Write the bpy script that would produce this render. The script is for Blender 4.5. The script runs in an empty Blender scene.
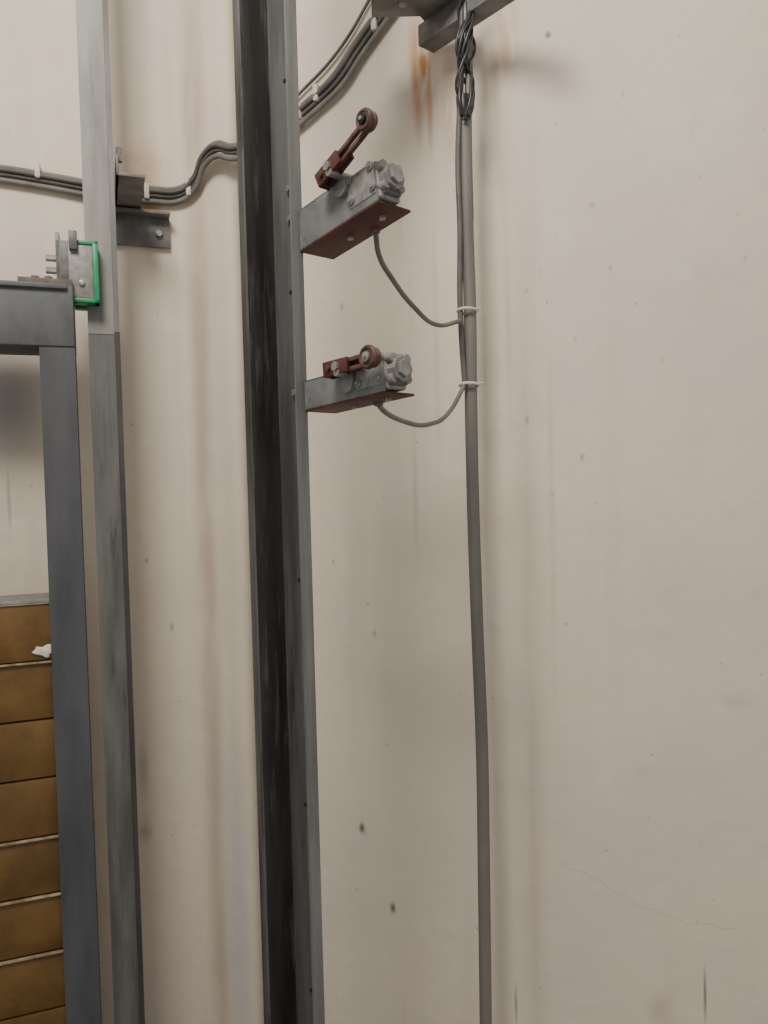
import bpy, bmesh, math, random
from mathutils import Vector, Matrix
random.seed(4)
F=780.0; EYE=1.7; TH=math.radians(2.0); RO=0.025
fwd=Vector((0,math.cos(TH),-math.sin(TH))); up0=Vector((0,math.sin(TH),math.cos(TH))); r0=Vector((1,0,0))
RT=math.cos(RO)*r0-math.sin(RO)*up0; UP=math.cos(RO)*up0+math.sin(RO)*r0
CAM=Vector((0,0,EYE))
def ray(px,py): return fwd+RT*((px-384)/F)-UP*((py-512)/F)
def P(px,py,Y):
    d=ray(px,py); return CAM+d*(Y/d.y)
cd=bpy.data.cameras.new('camera'); cam=bpy.data.objects.new('camera',cd); bpy.context.collection.objects.link(cam)
M=Matrix((RT,UP,-fwd)).transposed().to_4x4(); M.translation=CAM; cam.matrix_world=M
cd.sensor_fit='VERTICAL'; cd.sensor_height=36; cd.lens=36*F/1024; cd.clip_start=0.02
bpy.context.scene.camera=cam

# ---------- materials
def mat(name,c1,c2=None,rough=.6,metal=0,scale=8,stretch=1,bump=.1,c3=None,thr=.62,fine=60,soft=.06):
    m=bpy.data.materials.new(name); m.use_nodes=True; nt=m.node_tree; n=nt.nodes; l=nt.links
    b=n['Principled BSDF']; b.inputs['Roughness'].default_value=rough; b.inputs['Metallic'].default_value=metal
    tc=n.new('ShaderNodeTexCoord'); mp=n.new('ShaderNodeMapping'); mp.inputs['Scale'].default_value=(1,1,1/stretch)
    l.new(tc.outputs['Object'],mp.inputs[0])
    nz=n.new('ShaderNodeTexNoise'); nz.inputs['Scale'].default_value=scale; nz.inputs['Detail'].default_value=6; nz.inputs['Roughness'].default_value=.6
    l.new(mp.outputs[0],nz.inputs['Vector'])
    r=n.new('ShaderNodeValToRGB'); r.color_ramp.elements[0].position=.38; r.color_ramp.elements[1].position=.62
    r.color_ramp.elements[0].color=(*c1,1); r.color_ramp.elements[1].color=(*(c2 or c1),1); l.new(nz.outputs['Fac'],r.inputs[0])
    out=r.outputs[0]
    if c3:
        n2=n.new('ShaderNodeTexNoise'); n2.inputs['Scale'].default_value=scale*1.7; n2.inputs['Detail'].default_value=8; n2.inputs['Roughness'].default_value=.7; l.new(mp.outputs[0],n2.inputs['Vector'])
        mr=n.new('ShaderNodeMapRange'); mr.inputs[1].default_value=thr; mr.inputs[2].default_value=thr+soft; l.new(n2.outputs['Fac'],mr.inputs[0])
        mx=n.new('ShaderNodeMix'); mx.data_type='RGBA'; l.new(mr.outputs[0],mx.inputs[0]); l.new(out,mx.inputs[6]); mx.inputs[7].default_value=(*c3,1); out=mx.outputs[2]
    l.new(out,b.inputs['Base Color'])
    if bump:
        n3=n.new('ShaderNodeTexNoise'); n3.inputs['Scale'].default_value=fine; n3.inputs['Detail'].default_value=4; l.new(tc.outputs['Object'],n3.inputs['Vector'])
        bp=n.new('ShaderNodeBump'); bp.inputs['Strength'].default_value=bump; bp.inputs['Distance'].default_value=.002; l.new(n3.outputs['Fac'],bp.inputs['Height']); l.new(bp.outputs[0],b.inputs['Normal'])
    return m
m_flange=mat('worn_steel',(.062,.063,.062),(.13,.131,.128),.5,.3,30,12,.15,(.032,.03,.029),.57,soft=.12)
m_blade=mat('greasy_steel',(.014,.012,.011),(.038,.034,.031),.5,.1,30,10,.2,(.10,.098,.092),.55,soft=.15)
m_tip=mat('machined_edge',(.045,.043,.042),(.11,.108,.105),.5,.2,40,14,.1,(.02,.02,.02),.55,soft=.1)
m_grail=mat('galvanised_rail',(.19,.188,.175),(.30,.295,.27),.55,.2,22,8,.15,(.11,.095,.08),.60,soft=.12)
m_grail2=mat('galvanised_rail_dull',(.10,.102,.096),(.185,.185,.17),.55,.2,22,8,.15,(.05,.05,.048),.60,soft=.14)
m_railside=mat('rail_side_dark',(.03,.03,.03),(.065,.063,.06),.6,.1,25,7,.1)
m_cw=mat('blue_grey_paint',(.055,.058,.065),(.085,.088,.096),.55,.05,14,5,.1,(.045,.043,.043),.60,soft=.1)
m_beamcw=mat('blue_grey_beam_paint',(.08,.084,.09),(.122,.126,.13),.55,.05,14,2,.1,(.07,.06,.055),.60,soft=.1)
m_block=mat('ochre_block_paint',(.105,.055,.012),(.17,.092,.024),.6,0,9,1,.2,(.075,.042,.013),.60,soft=.15)
m_blockedge=mat('block_edge',(.45,.37,.26),(.22,.15,.07),.8,0,40,1,.1)
m_foam=mat('plaster_crumb',(.7,.68,.62),(.6,.57,.5),.9,0,30,1,.4)
m_maroon=mat('red_oxide_primer',(.050,.013,.009),(.085,.021,.016),.6,0,25,1,.15,(.03,.012,.01),.62)
m_rustlever=mat('rusty_lever',(.06,.026,.020),(.13,.07,.055),.55,.2,60,1,.2,(.035,.02,.018),.58)
m_armgrey=mat('arm_grey_paint',(.13,.14,.14),(.21,.215,.21),.5,.1,25,1,.1,(.09,.085,.08),.60)
m_alu=mat('diecast_aluminium',(.20,.193,.18),(.29,.28,.26),.5,.2,70,1,.15,(.12,.11,.10),.60)
m_alud=mat('diecast_dark',(.08,.08,.075),(.13,.125,.12),.5,.2,50,1,.15)  # darker grey cast metal
m_bolt=mat('zinc_bolt',(.22,.21,.2),(.33,.32,.3),.4,.5,80,1,.1)
m_hole=mat('dark_hole',(.01,.01,.01),None,.9,0,10,1,0)
m_cable=mat('grey_cable',(.13,.12,.105),(.18,.165,.145),.55,0,20,1,.05)
m_cable2=mat('grey_cable_dark',(.075,.07,.065),(.12,.11,.10),.55,0,20,1,.05)
m_cond=mat('conduit_grey',(.13,.123,.11),(.18,.17,.152),.6,0,14,6,.05)
m_black=mat('black_tape',(.012,.012,.014),(.03,.03,.032),.35,0,60,1,.1)
m_tie=mat('nylon_tie',(.55,.5,.42),(.65,.6,.52),.5,0,20,1,0)
m_green=mat('green_liner',(.01,.22,.085),(.015,.30,.12),.4,0,30,1,.05)
m_beam=mat('bracket_steel',(.12,.12,.117),(.2,.2,.19),.55,.2,24,1,.1,(.12,.075,.05),.60,soft=.12)
m_rustplate=mat('rusty_plate',(.12,.095,.08),(.18,.155,.14),.8,.1,30,1,.2)
m_floor=mat('concrete_floor',(.16,.15,.14),(.24,.23,.21),.9,0,3,1,.4)
m_strip=mat('mount_strip',(.13,.132,.13),(.22,.22,.21),.5,.2,30,12,.1,(.07,.065,.06),.60,soft=.1)

# ---------- helpers
def link(o,parent=None):
    bpy.context.collection.objects.link(o)
    if parent: o.parent=parent
    return o
def empty(name,mw=None):
    e=bpy.data.objects.new(name,None); e.empty_display_size=.05; link(e)
    if mw is not None: e.matrix_world=mw
    return e
def fin(name,bm,m,parent=None,smooth=False):
    me=bpy.data.meshes.new(name); bmesh.ops.recalc_face_normals(bm,faces=bm.faces); bm.to_mesh(me); bm.free()
    for mm in (m if isinstance(m,list) else [m]): me.materials.append(mm)
    if smooth:
        for p in me.polygons: p.use_smooth=True
        try: me.set_sharp_from_angle(angle=math.radians(35))
        except Exception: pass
    return link(bpy.data.objects.new(name,me),parent)
def box(name,a,b,m,parent=None,bev=.001,seg=2):
    bm=bmesh.new(); bmesh.ops.create_cube(bm,size=1)
    for v in bm.verts: v.co=Vector([(a[i]+b[i])/2+v.co[i]*(b[i]-a[i]) for i in range(3)])
    if bev: bmesh.ops.bevel(bm,geom=bm.edges[:],offset=bev,segments=seg,affect='EDGES',profile=.5)
    return fin(name,bm,m,parent,True)
def prism(name,pts,z0,z1,m,parent=None,bev=0,axis='z'):
    bm=bmesh.new()
    def mk(p,z): 
        return (p[0],p[1],z) if axis=='z' else (p[0],z,p[1])
    lo=[bm.verts.new(mk(p,z0)) for p in pts]; hi=[bm.verts.new(mk(p,z1)) for p in pts]
    bm.faces.new(lo); bm.faces.new(hi); n=len(pts)
    for i in range(n): bm.faces.new((lo[i],lo[(i+1)%n],hi[(i+1)%n],hi[i]))
    if bev: bmesh.ops.bevel(bm,geom=bm.edges[:],offset=bev,segments=2,affect='EDGES',profile=.5)
    return fin(name,bm,m,parent,True)
def cyl(name,p0,p1,r,m,parent=None,seg=24,bev=.0008,r2=None):
    p0=Vector(p0);p1=Vector(p1);d=p1-p0
    bm=bmesh.new(); bmesh.ops.create_cone(bm,cap_ends=True,segments=seg,radius1=r,radius2=r if r2 is None else r2,depth=d.length)
    if bev:
        es=[e for e in bm.edges if abs(e.verts[0].co.z-e.verts[1].co.z)<1e-6]
        bmesh.ops.bevel(bm,geom=es,offset=bev,segments=2,affect='EDGES',profile=.5)
    q=d.to_track_quat('Z','Y').to_matrix().to_4x4(); q.translation=(p0+p1)/2
    bmesh.ops.transform(bm,matrix=q,verts=bm.verts)
    return fin(name,bm,m,parent,seg>8)
def tube(name,pts,r,m,parent=None,radii=None):
    c=bpy.data.curves.new(name,'CURVE'); c.dimensions='3D'; c.bevel_depth=r; c.bevel_resolution=4; c.use_fill_caps=True; c.resolution_u=10
    s=c.splines.new('BEZIER'); s.bezier_points.add(len(pts)-1)
    for i,p in enumerate(pts):
        b=s.bezier_points[i]; b.co=p; b.handle_left_type=b.handle_right_type='AUTO'
        if radii: b.radius=radii[i]
    c.materials.append(m)
    return link(bpy.data.objects.new(name,c),parent)
def ring(name,c,ax,R,r,m,parent):
    bm=bmesh.new(); N=32;K=8
    q=Vector(ax).to_track_quat('Z','Y').to_matrix(); vs=[]
    for i in range(N):
        a=2*math.pi*i/N; row=[]
        for k in range(K):
            t=2*math.pi*k/K+math.pi/8; rr=R+r*math.cos(t)
            row.append(bm.verts.new(Vector(c)+q@Vector((rr*math.cos(a),rr*math.sin(a),r*1.3*math.sin(t)))))
        vs.append(row)
    for i in range(N):
        for k in range(K): bm.faces.new((vs[i][k],vs[(i+1)%N][k],vs[(i+1)%N][(k+1)%K],vs[i][(k+1)%K]))
    return fin(name,bm,m,parent,True)

# ---------- wall plan
ca,sa=math.cos(math.radians(20)),math.sin(math.radians(20))
def cr(pts,n=8):
    out=[]
    P_=[pts[0]]+pts+[pts[-1]]
    for i in range(1,len(P_)-2):
        a,b,c,d=[Vector(q) for q in P_[i-1:i+3]]
        for k in range(n):
            t=k/n; out.append(.5*((2*b)+(c-a)*t+(2*a-5*b+4*c-d)*t*t+(3*b-a-3*c+d)*t**3))
    out.append(Vector(pts[-1])); return out
L=cr([(-.70-ca*1.3,1.815-sa*1.3),(-.70,1.815),(-.50,1.888)],6)+cr([(-.47,1.897),(-.435,1.900),(-.40,1.888),(-.345,1.862)],5)
A=[Vector((-.322,1.848)),Vector((-.312,1.834))]
Rr=cr([(-.300,1.826),(-.193,1.785),(.034,1.69),(.176,1.61),(.27,1.563),(.345,1.538),(.72,1.47),(1.3,1.42)],8)
plan=L+A+Rr
S=[0]
for i in range(1,len(plan)): S.append(S[-1]+(plan[i]-plan[i-1]).length)
def wall_hit(px,py):
    d=ray(px,py); best=None
    for i in range(len(plan)-1):
        a=plan[i]; e=plan[i+1]-a
        den=d.x*e.y-d.y*e.x
        if abs(den)<1e-9: continue
        t=(a.x*e.y-a.y*e.x)/den; u=(a.x*d.y-a.y*d.x)/den
        if t>0 and -1e-6<=u<=1+1e-6 and (best is None or t<best[0]): best=(t,S[i]+u*(S[i+1]-S[i]),e)
    t,s,e=best; p=CAM+d*t; nrm=Vector((e.y,-e.x,0)).normalized()
    return p,s,nrm
def WP(px,py,off=.01):
    p,s,n=wall_hit(px,py); return p+n*off

# wall material
def wallmat():
    m=bpy.data.materials.new('cream_plaster'); m.use_nodes=True; nt=m.node_tree; n=nt.nodes; l=nt.links
    b=n['Principled BSDF']; b.inputs['Roughness'].default_value=.75
    uv=n.new('ShaderNodeUVMap'); uv.uv_map='UVMap'
    def noise(sc,det,scale=(1,1,1)):
        mp=n.new('ShaderNodeMapping'); mp.inputs['Scale'].default_value=scale; l.new(uv.outputs[0],mp.inputs[0])
        z=n.new('ShaderNodeTexNoise'); z.inputs['Scale'].default_value=sc; z.inputs['Detail'].default_value=det; l.new(mp.outputs[0],z.inputs['Vector']); return z.outputs['Fac']
    def mr(x,a,b_,c,d):
        q=n.new('ShaderNodeMapRange'); q.interpolation_type='SMOOTHSTEP'; q.inputs[1].default_value=a;q.inputs[2].default_value=b_;q.inputs[3].default_value=c;q.inputs[4].default_value=d; l.new(x,q.inputs[0]); return q.outputs[0]
    def mul(a,b_):
        q=n.new('ShaderNodeMath'); q.operation='MULTIPLY'; l.new(a,q.inputs[0])
        if isinstance(b_,float): q.inputs[1].default_value=b_
        else: l.new(b_,q.inputs[1])
        return q.outputs[0]
    def mix(f,a,c):
        q=n.new('ShaderNodeMix'); q.data_type='RGBA'; l.new(f,q.inputs[0])
        if isinstance(a,tuple): q.inputs[6].default_value=(*a,1)
        else: l.new(a,q.inputs[6])
        q.inputs[7].default_value=(*c,1); return q.outputs[2]
    c=mix(mr(noise(2.2,4),.35,.65,0,1),(.755,.665,.53),(.70,.62,.515))
    c=mix(mr(noise(3,5,(4,.35,1)),.54,.74,0,.28),c,(.57,.49,.40))
    c=mix(mr(noise(14,6),.55,.75,0,.25),c,(.82,.75,.65))
    c=mix(mr(noise(9,8),.58,.78,0,.25),c,(.56,.47,.37))
    nzb=mr(noise(22,5),.3,.65,.25,1)
    nzs=mr(noise(9,6,(2.5,.35,1)),.3,.65,.45,1)
    nzr=mr(noise(14,6,(4,.8,1)),.36,.58,.1,1)
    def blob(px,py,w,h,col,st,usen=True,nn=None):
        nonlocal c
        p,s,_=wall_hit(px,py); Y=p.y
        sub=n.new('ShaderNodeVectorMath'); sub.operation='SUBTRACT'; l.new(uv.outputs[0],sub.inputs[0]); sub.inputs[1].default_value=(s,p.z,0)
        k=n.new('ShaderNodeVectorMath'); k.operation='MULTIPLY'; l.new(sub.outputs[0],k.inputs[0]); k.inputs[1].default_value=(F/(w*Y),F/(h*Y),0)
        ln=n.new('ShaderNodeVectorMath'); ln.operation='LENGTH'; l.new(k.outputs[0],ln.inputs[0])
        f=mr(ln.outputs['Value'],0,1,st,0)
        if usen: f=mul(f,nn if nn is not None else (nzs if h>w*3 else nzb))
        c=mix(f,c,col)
    # speckles / dirt, then blobs: stains, darker bands, a painted beam shadow
    c=mix(mr(noise(45,2),.73,.76,0,.5),c,(.36,.27,.19))
    c=mix(mr(noise(30,3,(1.6,.8,1)),.74,.77,0,.45),c,(.40,.31,.23))
    br=(.36,.25,.18); rust=(.46,.20,.06); dk=(.10,.08,.07)
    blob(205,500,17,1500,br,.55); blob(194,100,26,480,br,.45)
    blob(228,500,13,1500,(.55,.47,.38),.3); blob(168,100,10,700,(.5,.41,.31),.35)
    blob(10,405,55,85,(.25,.25,.27),.85,False); blob(20,540,60,140,(.5,.46,.42),.45)  # grey patch paints the counterweight beam's shadow into the wall colour
    blob(9,500,3,45,dk,.5)
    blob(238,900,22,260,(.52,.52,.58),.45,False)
    blob(422,62,26,75,rust,1.0,True,nzr); blob(418,95,8,70,rust,.8,True,nzs); blob(430,110,5,60,rust,.7,True,nzs); blob(450,95,14,110,rust,.4,True,nzr); blob(505,30,20,90,rust,.5,True,nzr)
    blob(495,70,7,120,(.45,.33,.24),.5)
    blob(145,215,34,30,rust,.9); blob(115,200,20,25,rust,.9); blob(150,200,18,90,rust,.45)
    blob(135,170,50,40,(.5,.3,.15),.5)
    blob(530,700,26,800,(.47,.39,.32),.48); blob(500,150,22,420,(.47,.39,.31),.5)
    blob(415,480,5,120,br,.4); blob(436,330,5,200,br,.25); blob(552,520,5,260,br,.3); blob(508,330,5,150,br,.35); blob(400,215,5,60,br,.3)
    blob(362,828,5,9,dk,.95,False); blob(366,834,3,6,(.5,.52,.5),.8,False); blob(393,908,5,9,dk,.9,False); blob(705,995,2.5,45,dk,.75,False); blob(516,1005,2.5,35,dk,.55,False)
    blob(145,830,10,20,br,.6); blob(143,770,8,40,br,.4); blob(548,35,5,6,dk,.8,False); blob(527,420,3,8,dk,.45,False); blob(540,272,5,8,br,.7); blob(592,205,5,5,br,.7); blob(172,628,3,9,dk,.6)
    for (x,y) in [(560,130),(612,262),(700,180),(655,355),(585,455),(340,560),(375,640),(345,300),(575,340),(135,420),(150,560),(750,260),(625,90)]:
        blob(x+random.uniform(-8,8),y+random.uniform(-8,8),random.uniform(2,4),random.uniform(3,7),br,random.uniform(.35,.7),False)
    blob(640,560,90,120,(.62,.54,.44),.3); blob(660,1010,20,30,br,.35); blob(690,120,110,90,(.8,.74,.65),.5)
    blob(735,700,30,14,br,.25); blob(410,300,4,60,br,.2)
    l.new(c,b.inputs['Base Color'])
    bp=n.new('ShaderNodeBump'); bp.inputs['Strength'].default_value=.45; bp.inputs['Distance'].default_value=.004
    ad=n.new('ShaderNodeMath'); l.new(noise(18,6),ad.inputs[0]); l.new(mul(noise(4,3),2.5),ad.inputs[1]); l.new(ad.outputs[0],bp.inputs['Height']); l.new(bp.outputs[0],b.inputs['Normal'])
    return m
m_wall=wallmat()
m_arris=mat('cream_arris',(.82,.72,.50),(.74,.63,.44),.7,0,10,4,.1)
H=3.7
def wall(name,i0,i1,m):
    bm=bmesh.new(); uvl=bm.loops.layers.uv.new('UVMap'); T=.12; nz_=14
    def nrm(i):
        a=plan[max(i-1,i0)]; b=plan[min(i+1,i1)]; e=(b-a).normalized(); return Vector((-e.y,e.x))
    fr=[];bk=[]
    for i in range(i0,i1+1):
        q=plan[i]+nrm(i)*T
        fr.append([bm.verts.new((plan[i].x,plan[i].y,H*k/nz_)) for k in range(nz_+1)])
        bk.append([bm.verts.new((q.x,q.y,H*k/nz_)) for k in range(nz_+1)])
    sv={}
    for i,(f,b_) in enumerate(zip(fr,bk)):
        for v in f+b_: sv[v]=S[i0+i]
    n=len(fr)
    for i in range(n-1):
        for k in range(nz_):
            f=bm.faces.new((fr[i][k],fr[i+1][k],fr[i+1][k+1],fr[i][k+1])); f.smooth=True
            bm.faces.new((bk[i][k],bk[i][k+1],bk[i+1][k+1],bk[i+1][k]))
        bm.faces.new((fr[i][0],bk[i][0],bk[i+1][0],fr[i+1][0])); bm.faces.new((fr[i][nz_],fr[i+1][nz_],bk[i+1][nz_],bk[i][nz_]))
    for j in (0,n-1):
        for k in range(nz_): bm.faces.new((fr[j][k],fr[j][k+1],bk[j][k+1],bk[j][k]))
    for f in bm.faces:
        for lp in f.loops: lp[uvl].uv=(sv[lp.vert],lp.vert.co.z)
    me=bpy.data.meshes.new(name); bm.to_mesh(me); bm.free(); me.materials.append(m)
    return link(bpy.data.objects.new(name,me))
nL=len(L)
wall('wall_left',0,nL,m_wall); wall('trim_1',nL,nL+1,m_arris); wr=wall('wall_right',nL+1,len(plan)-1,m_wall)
box('floor',(-2.4,-1.2,-.1),(1.6,2.1,0),m_floor,None,0)

m_crack=mat('crack_line',(.48,.40,.33),None,.9,0,10,1,0)
def crack(name,pts,r=.0006):
    q=[]
    for i in range(len(pts)-1):
        for k in range(4):
            t=k/4; q.append((pts[i][0]*(1-t)+pts[i+1][0]*t+random.uniform(-1.5,1.5),pts[i][1]*(1-t)+pts[i+1][1]*t+random.uniform(-2,2)))
    q.append(pts[-1]); tube(name,[WP(a,b,0) for a,b in q],r,m_crack,wr)
crack('crack_1',[(560,862),(600,882),(640,905),(690,925),(700,922),(745,932)],.0004)

# ---------- middle guide rail
a=math.radians(46); r_=Vector((math.cos(a),-math.sin(a),0)); b_=Vector((-math.sin(a),-math.cos(a),0))
C=Vector((-.156,1.25,0)); MR=Matrix((r_,-b_,Vector((0,0,1)))).transposed().to_4x4(); MR.translation=C
gr=empty('guide_rail',MR)
z0,z1=0,3.6
prism('flange',[(-.045,0),(-.045,-.010),(-.012,-.014),(.012,-.014),(.045,-.010),(.045,0)],z0,z1,m_flange,gr)
prism('blade_web',[(-.006,-.013),(-.006,-.03),(-.008,-.034),(-.008,-.0665),(.008,-.0665),(.008,-.034),(.006,-.03),(.006,-.013)],z0,z1,m_blade,gr)
prism('blade_tip',[(-.008,-.0665),(-.0065,-.069),(.0065,-.069),(.008,-.0665)],z0,z1,m_tip,gr)
prism('mounting_angle',[(.0385,.0),(.0385,.004),(.056,.004),(.056,-.017),(.0525,-.017),(.0525,0)],z0,z1,m_strip,gr)
for i,z in enumerate((.3,.175-.32,-.5,-.8,.62)):
    cyl('hole_%d'%i,(.041,-.0098,EYE+z),(.041,-.0118,EYE+z),.0028,m_hole,gr,16,0)
for i,z in enumerate((.41,.455,.145)):
    cyl('rail_bolt_%d'%i,(.046,-.0085,EYE+z),(.046,-.016,EYE+z),.005,m_bolt,gr,6,.0006)

# ---------- limit switches
def limit_switch(z,tilt,web,lever):
    MW=MR@Matrix.Translation((0,.012,EYE+z))@Matrix.Rotation(-math.radians(tilt),4,'Y')
    e=empty('limit_switch',MW)
    up=lever=='up'
    tl=math.tan(math.radians(tilt)); x0=.0575; XE=.234
    B=.050 if up else .046
    prism('arm_web',[(x0,0),(x0+web*tl,web),(.145,web),(.17,web*.72),(XE,.014),(XE,0)],-.0145,-.0115,m_armgrey,e,.0006,'y')
    prism('arm_web_top',[(x0+web*tl,-.0145),(x0+web*tl,.010),(.14,.010),(.14,-.0145)],web-.003,web,m_armgrey,e,.0005)
    prism('arm_base',[(x0,-.0145),(x0+.002,B),(XE,B),(XE,-.0145)],-.0035,0,m_maroon,e,.0006)
    y0,y1=-.012,.028; X=.002; U=.005 if up else .003
    box('body',(.172+X,y0,.003),(.236+X,y1,.052+U),m_alu,e,.004,3)
    box('cover',(.176+X,y0-.004,.010),(.232+X,y0+.002,.050+U),m_alu,e,.002)
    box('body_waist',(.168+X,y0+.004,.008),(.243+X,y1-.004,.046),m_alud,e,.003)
    for i,(x,zz) in enumerate(((.182,.016),(.182,.045),(.227,.016),(.227,.045))):
        x+=X; zz+=U
        cyl('lug_%d'%i,(x,y0-.007,zz),(x,y0+.012,zz),.0065,m_alu,e,16,.001)
        cyl('screw_%d'%i,(x,y0-.009,zz),(x,y0-.006,zz),.0035,m_bolt,e,12,.0006)
    cyl('end_boss',(.234+X,.008,.027+U),(.250+X,.008,.027+U),.019,m_alu,e,8,.001)
    cyl('end_gland',(.248+X,.008,.027+U),(.255+X,.008,.027+U),.013,m_alu,e,6,.001)
    for i in range(4):
        t=math.pi/4+i*math.pi/2
        cyl('end_lug_%d'%i,(.226+X,.008+.02*math.cos(t),.028+U+.02*math.sin(t)),(.246+X,.008+.02*math.cos(t),.028+U+.02*math.sin(t)),.0068,m_alu,e,14,.001)
    box('head',(.130,y0+.002,.010),(.178,y1-.004,.050+U),m_alu,e,.005,3)
    cyl('head_turret',(.154,.008,.046),(.154,.008,.058+U),.018,m_alu,e,24,.002)
    for i,(x,y) in enumerate(((.139,-.002),(.169,-.002),(.139,.018),(.169,.018))):
        cyl('head_screw_%d'%i,(x,y,.048),(x,y,.061+U),.0042,m_alu,e,12,.0008)
    sx,sz=(.176,.068) if up else (.171,.043)
    cyl('shaft_boss',(sx-.008,y0+.004,sz-.020),(sx-.008,y0-.010,sz-.020),.015,m_alu,e,24,.0015)
    cyl('shaft',(sx,y0+.01,sz-.008),(sx,y0-.034,sz-.008),.006,m_bolt,e,16,.0005)
    rx,rz=(sx+.083,sz+.024) if up else (sx+.068,sz+.000)
    d=Vector((rx-sx,0,rz-sz)); Ln=d.length; d.normalize(); n=Vector((-d.z,0,d.x))
    def bar(name,s0,s1,w0,w1,ya,yb,m):
        p=Vector((sx,0,sz)); pts=[p+d*s0+n*w0,p+d*s1+n*w1,p+d*s1-n*w1,p+d*s0-n*w0]
        return prism(name,[(q.x,q.z) for q in pts],ya,yb,m,e,.0008,'y')
    bar('clamp_cheek_a',-.030,.034,.012,.010,y0-.018,y0-.013,m_maroon)
    bar('clamp_cheek_b',-.030,.022,.011,.010,y0-.032,y0-.027,m_maroon)
    bar('clamp_bridge',-.030,-.022,.011,.011,y0-.030,y0-.015,m_maroon)
    cyl('clamp_nut',(sx,y0-.031,sz),(sx,y0-.037,sz),.007,m_bolt,e,6,.0005)
    q=Vector((sx,0,sz))+d*(-.017)
    cyl('clamp_screw',(q.x,y0-.031,q.z),(q.x,y0-.036,q.z),.0045,m_rustlever,e,12,.0006)
    for s_ in (-1,1):
        p=Vector((sx,0,sz))+n*(.0065*s_)
        pts=[p+d*.012+n*.003,p+d*(Ln-.008)+n*.003,p+d*(Ln-.008)-n*.003,p+d*.012-n*.003]
        prism('lever_rail_%s'%('a' if s_<0 else 'b'),[(k.x,k.z) for k in pts],y0-.027,y0-.020,m_rustlever,e,.0008,'y')
    RR=.0150 if up else .0165
    ring('lever_eye',(rx,y0-.0235,rz),(0,1,0),.0105,.0035,m_rustlever,e)
    cyl('roller_core',(rx,y0-.029,rz),(rx,y0-.036,rz),RR-.004,m_rustlever,e,28,.0005)
    ring('roller_tyre',(rx,y0-.033,rz),(0,1,0),RR-.0035,.0037,m_rustlever,e)
    cyl('roller_hub',(rx,y0-.035,rz),(rx,y0-.040,rz),.0070,m_bolt if not up else m_hole,e,20,.0008)
    cyl('roller_pin',(rx,y0-.018,rz),(rx,y0-.042,rz),.0028,m_bolt,e,12,.0005)
    for i,x in enumerate((.135,.205)):
        cyl('base_bolt_%d'%i,(x,.020,-.003),(x,.020,-.008),.0055,m_bolt,e,6,.0005)
    cyl('base_gland',(.168,B-.009,.002),(.168,B-.009,-.008),.007,m_cable2,e,16,.001)
    return e,MW@Vector((.168,B-.009,-.006))
u1,g1=limit_switch(.352,9.5,.060,'up')
u2,g2=limit_switch(.115,3.5,.044,'flat')

# ---------- conduit + cables on it
YC=1.50
cb=empty('cable_conduit')
pts=[(465,-30),(466,60),(465,120),(467,220),(470,310),(471,400),(473,500),(477,620),(482,750),(484,880),(486,1040),(488,1180)]
tube('sleeve',[P(x,y,YC) for x,y in pts[2:]],.0122,m_cond,cb)
tube('core_cable',[P(x+3,y,YC) for x,y in pts[:4]],.0075,m_cable,cb)
tube('side_cable',[P(x,y,YC-.008) for x,y in [(462,0),(461,80),(458,160),(460,230),(460,300),(462,345),(465,385)]],.0055,m_cable2,cb)
for k in range(7):
    ph=random.uniform(0,6); q=[]
    for i in range(9):
        y=-20+i*17.5
        w=8 if 10<y<110 else 4
        q.append(P(465+w*math.sin(ph+i*(.7+.1*k))+random.uniform(-2,2),y,YC-.012+.012*math.cos(ph+i*.9)))
    tube('taped_wire_%d'%k,q,.0028,m_black,cb)
cyl('tape_wrap',P(466,5,YC-.004),P(466,28,YC-.004),.012,m_black,cb)
cyl('tape_wrap_b',P(463,96,YC-.004),P(464,118,YC-.004),.0135,m_black,cb)
def tie(name,px,py,Y,R,parent,tail=True):
    c=P(px,py,Y); ring(name,c,(0.05,0.1,1),R,.0022,m_tie,parent)
    if tail: tube(name+'_tail',[c+Vector((R*.6,-R*.7,0)),c+Vector((R+.006,-R*.5,.002))],.002,m_tie,parent)
tie('tie_1',467,311,YC-.003,.0185,cb); tie('tie_2',469,385,YC-.003,.0185,cb)
def drop(name,g,pl):
    tube(name,[g]+[P(*q) for q in pl],.0042,m_cable,cb)
drop('switch_lead_a',g1,[(379,255,1.20),(393,280,1.25),(413,306,1.32),(438,325,1.42),(460,321,1.48)])
drop('switch_lead_b',g2,[(384,411,1.19),(403,421,1.25),(430,424,1.36),(450,411,1.45),(464,386,1.485)])

# ---------- wall cable bundle
wb=empty('wall_cable_bundle')
path=[(-150,150,.012),(-60,163,.012),(0,169,.012),(50,177,.012),(100,186,.014),(150,190,.012),(180,190,.014),(200,178,.02),(212,158,.03),(225,149,.035),(243,150,.03),(262,142,.02),(285,125,.016),(310,104,.014),(335,80,.014),(355,50,.014),(378,18,.014),(402,-15,.014),(425,-60,.014)]
for k,(o,m) in enumerate(((0,m_cable),(7,m_cable2),(13,m_cable),(3.5,m_cable2))):
    q=[]
    for i,(x,y,of) in enumerate(path):
        ang=.0 if x<285 else .75
        q.append(WP(x+o*ang,y+o*(1-.35*(ang>0)),of+(.007 if k==3 else 0)))
    tube('strand_%d'%k,q,.0055 if k!=2 else .0065,m,wb)
tube('strand_4',[WP(x,y,.010) for x,y in [(262,128),(285,112),(305,92),(330,66),(352,36),(368,8),(385,-22)]],.0035,m_cable2,wb)
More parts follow.
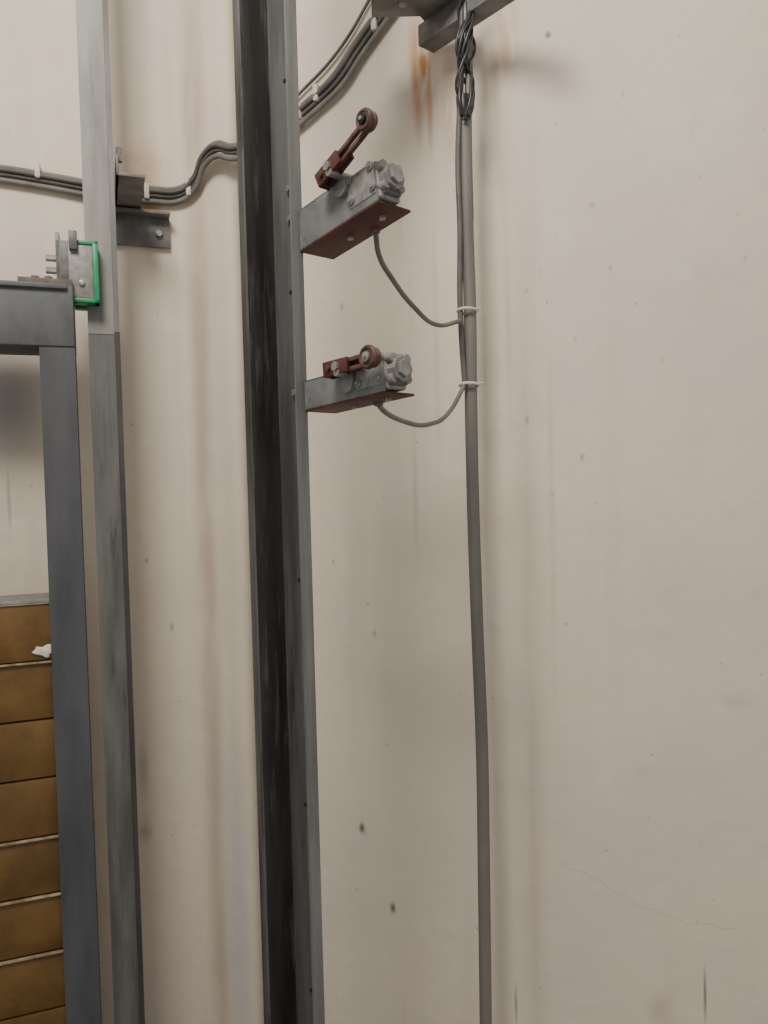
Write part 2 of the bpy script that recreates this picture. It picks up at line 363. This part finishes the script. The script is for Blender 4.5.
for i,(x,y) in enumerate([(38,174),(146,195),(190,192),(303,116),(320,98),(378,28)]):
    p,s,n=wall_hit(x,y); e=Vector((-n.y,n.x,0))
    Mx=Matrix((e,-n,Vector((0,0,1)))).transposed().to_4x4(); Mx.translation=p
    c_=box('clip_%d'%i,(-.006,-.026,-.016),(.006,0,.020),m_tie,wb,.003); c_.matrix_world=Mx
# ---------- top bracket
tb=empty('rail_bracket')
def beam(name,p0,p1,w,h,t,parent,m,flip=1):
    p0=Vector(p0);p1=Vector(p1); d=(p1-p0); Ln=d.length; d.normalize(); n=Vector((-d.y,d.x,0)).normalized()*flip; zz=d.cross(n)
    if zz.z<0: zz=-zz
    Mx=Matrix((d,n,zz)).transposed().to_4x4(); Mx.translation=p0
    bm=bmesh.new()
    prof=[(0,0),(w,0),(w,t),(t,t),(t,h),(0,h)]
    A_=[bm.verts.new((0,y,z)) for y,z in prof]; B_=[bm.verts.new((Ln,y,z)) for y,z in prof]
    bm.faces.new(A_); bm.faces.new(B_)
    for i in range(6): bm.faces.new((A_[i],A_[(i+1)%6],B_[(i+1)%6],B_[i]))
    bmesh.ops.transform(bm,matrix=Mx,verts=bm.verts)
    return fin(name,bm,m,parent)
beam('wall_angle',(.092,1.59,EYE+.874),(.28,1.36,EYE+.874),.042,.04,.005,tb,m_beam,1)
beam('rail_arm',(-.115,1.265,EYE+.935),(.12,1.60,EYE+.914),.065,.05,.005,tb,m_beam,-1)
box('arm_plate',(.00,1.47,EYE+.914),(.18,1.56,EYE+.920),m_beam,tb,.001)
cyl('bracket_bolt',(.06,1.50,EYE+.90),(.06,1.50,EYE+.92),.009,m_bolt,tb,6)

# ---------- counterweight
corner=P(80,484,1.58); MC=Matrix(((ca,-sa,0,corner.x),(sa,ca,0,corner.y),(0,0,1,0),(0,0,0,1)))
cw=empty('counterweight',MC)
D=.12; W=.95
for nm,x0,x1 in (('upright_right',-.066,0),('upright_left',-W,-W+.066)):
    t=.008
    if nm=='upright_right': pr=[(x0,0),(x1,0),(x1,D),(x0,D),(x0,D-t),(x1-t,D-t),(x1-t,t),(x0,t)]
    else: pr=[(x1,0),(x0,0),(x0,D),(x1,D),(x1,D-t),(x0+t,D-t),(x0+t,t),(x1,t)]
    prism(nm,pr,.12,EYE+.30,m_cw,cw)
box('top_beam',(-W-.002,-.004,EYE+.292),(.001,D+.004,EYE+.415),m_beamcw,cw,.004)
box('top_beam_lip',(-W,-.012,EYE+.405),(-.01,.0,EYE+.415),m_beamcw,cw,.002)
box('bottom_beam',(-W-.002,-.004,0),(.001,D+.004,.13),m_beamcw,cw,.004)
box('shoe_base_plate',(-.10,.0,EYE+.415),(.0,.11,EYE+.427),m_rustplate,cw,.001)
for i,x in enumerate((-.07,-.045,-.02)):
    cyl('shoe_bolt_%d'%i,(x,.035,EYE+.425),(x,.035,EYE+.438),.009,m_rustplate,cw,6)
zb=EYE-.220; i=0; bh=.1195
while zb-bh>.13:
    dx=random.uniform(-.003,.003)
    box('weight_block_%d'%i,(-W+.012,.010+random.uniform(-.002,.003),zb-bh+.0035),(-.060+dx,D-.010,zb),m_block,cw,.003)
    if i in (0,1,4,5,6): box('block_edge_%d'%i,(-W+.02,.0062,zb-.0022),(-.064+dx,.014,zb+.0012),m_blockedge,cw,.0005)
    zb-=bh; i+=1
box('weight_cover_sheet',(-W+.01,.006,EYE-.222),(-.060,D-.008,EYE-.212),m_alu,cw,.002)
bm=bmesh.new(); bmesh.ops.create_icosphere(bm,subdivisions=3,radius=1)
for v in bm.verts:
    v.co*= 1+.3*math.sin(v.co.x*5+v.co.z*3)*math.cos(v.co.z*4); v.co=Vector((v.co.x*.019-.078,v.co.y*.005+.008,v.co.z*.012+EYE-.318))
fin('plaster_crumb',bm,m_foam,cw,True)
# guide shoe
box('shoe_bracket_plate',(-.03,.035,EYE+.42),(-.022,.09,EYE+.53),m_armgrey,cw,.001)
box('shoe_bracket_back',(-.03,.035,EYE+.40),(.020,.041,EYE+.515),m_alu,cw,.001)
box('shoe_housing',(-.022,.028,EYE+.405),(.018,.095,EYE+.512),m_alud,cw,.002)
# green liner : open frame round the grey face plate
gy0,gy1=.014,.046
box('shoe_liner_side',(.040,gy0,EYE+.386),(.051,gy1,EYE+.512),m_green,cw,.002)
box('shoe_liner_bottom',(-.004,gy0,EYE+.386),(.051,gy1,EYE+.395),m_green,cw,.002)
box('shoe_liner_top',(.012,gy0,EYE+.503),(.051,gy1,EYE+.512),m_green,cw,.002)
box('shoe_liner_back',(.002,.072,EYE+.386),(.050,.098,EYE+.506),m_green,cw,.002)
box('shoe_face_plate',(-.006,.017,EYE+.396),(.040,.024,EYE+.503),m_alu,cw,.001)
box('shoe_face_lug',(-.004,.006,EYE+.49),(.012,.018,EYE+.527),m_alud,cw,.001)
cyl('shoe_face_screw',(.018,.018,EYE+.425),(.018,.012,EYE+.425),.006,m_bolt,cw,12)
for i,z in enumerate((.43,.455,.48)):
    cyl('shoe_side_bolt_%d'%i,(-.05,.05,EYE+z),(-.02,.05,EYE+z),.007,m_bolt,cw,6)
# ---------- left guide rail
MG=MC@Matrix.Translation((.088,.06,0))
g2r=empty('guide_rail.001',MG)
zj=EYE+.33
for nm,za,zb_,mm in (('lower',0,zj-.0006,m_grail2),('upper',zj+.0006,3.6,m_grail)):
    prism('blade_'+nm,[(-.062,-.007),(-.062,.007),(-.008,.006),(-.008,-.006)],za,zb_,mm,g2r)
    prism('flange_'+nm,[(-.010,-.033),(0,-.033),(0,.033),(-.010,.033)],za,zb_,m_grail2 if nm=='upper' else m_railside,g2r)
# ---------- left wall bracket
lb=empty('rail_bracket.001',MC)
box('arm',(.092,.03,EYE+.655),(.15,.246,EYE+.662),m_beam,lb,.001)
box('arm_leg',(.092,.03,EYE+.655),(.098,.246,EYE+.70),m_beam,lb,.001)
box('wall_leg',(.03,.236,EYE+.575),(.215,.244,EYE+.650),m_beam,lb,.001)
box('wall_leg_ledge',(.03,.205,EYE+.643),(.215,.244,EYE+.650),m_beam,lb,.001)
for i,x in enumerate((.19,)):
    cyl('anchor_%d'%i,(x,.238,EYE+.605),(x,.226,EYE+.605),.008,m_bolt,lb,6)
cyl('clip_bolt',(.10,.05,EYE+.69),(.10,.05,EYE+.72),.007,m_bolt,lb,6)

# ---------- light
w=bpy.data.worlds.new('World'); bpy.context.scene.world=w; w.use_nodes=True
w.node_tree.nodes['Background'].inputs[0].default_value=(1.0,.965,.925,1); w.node_tree.nodes['Background'].inputs[1].default_value=.56
def area(name,loc,tgt,size,e,col):
    l=bpy.data.lights.new(name,'AREA'); l.size=size; l.energy=e; l.color=col
    o=link(bpy.data.objects.new(name,l)); o.location=loc; o.rotation_euler=(Vector(tgt)-Vector(loc)).to_track_quat('-Z','Y').to_euler()
area('shaft_lamp',(-.5,.1,3.5),(-.35,1.8,1.9),.6,46,(1,.93,.84))
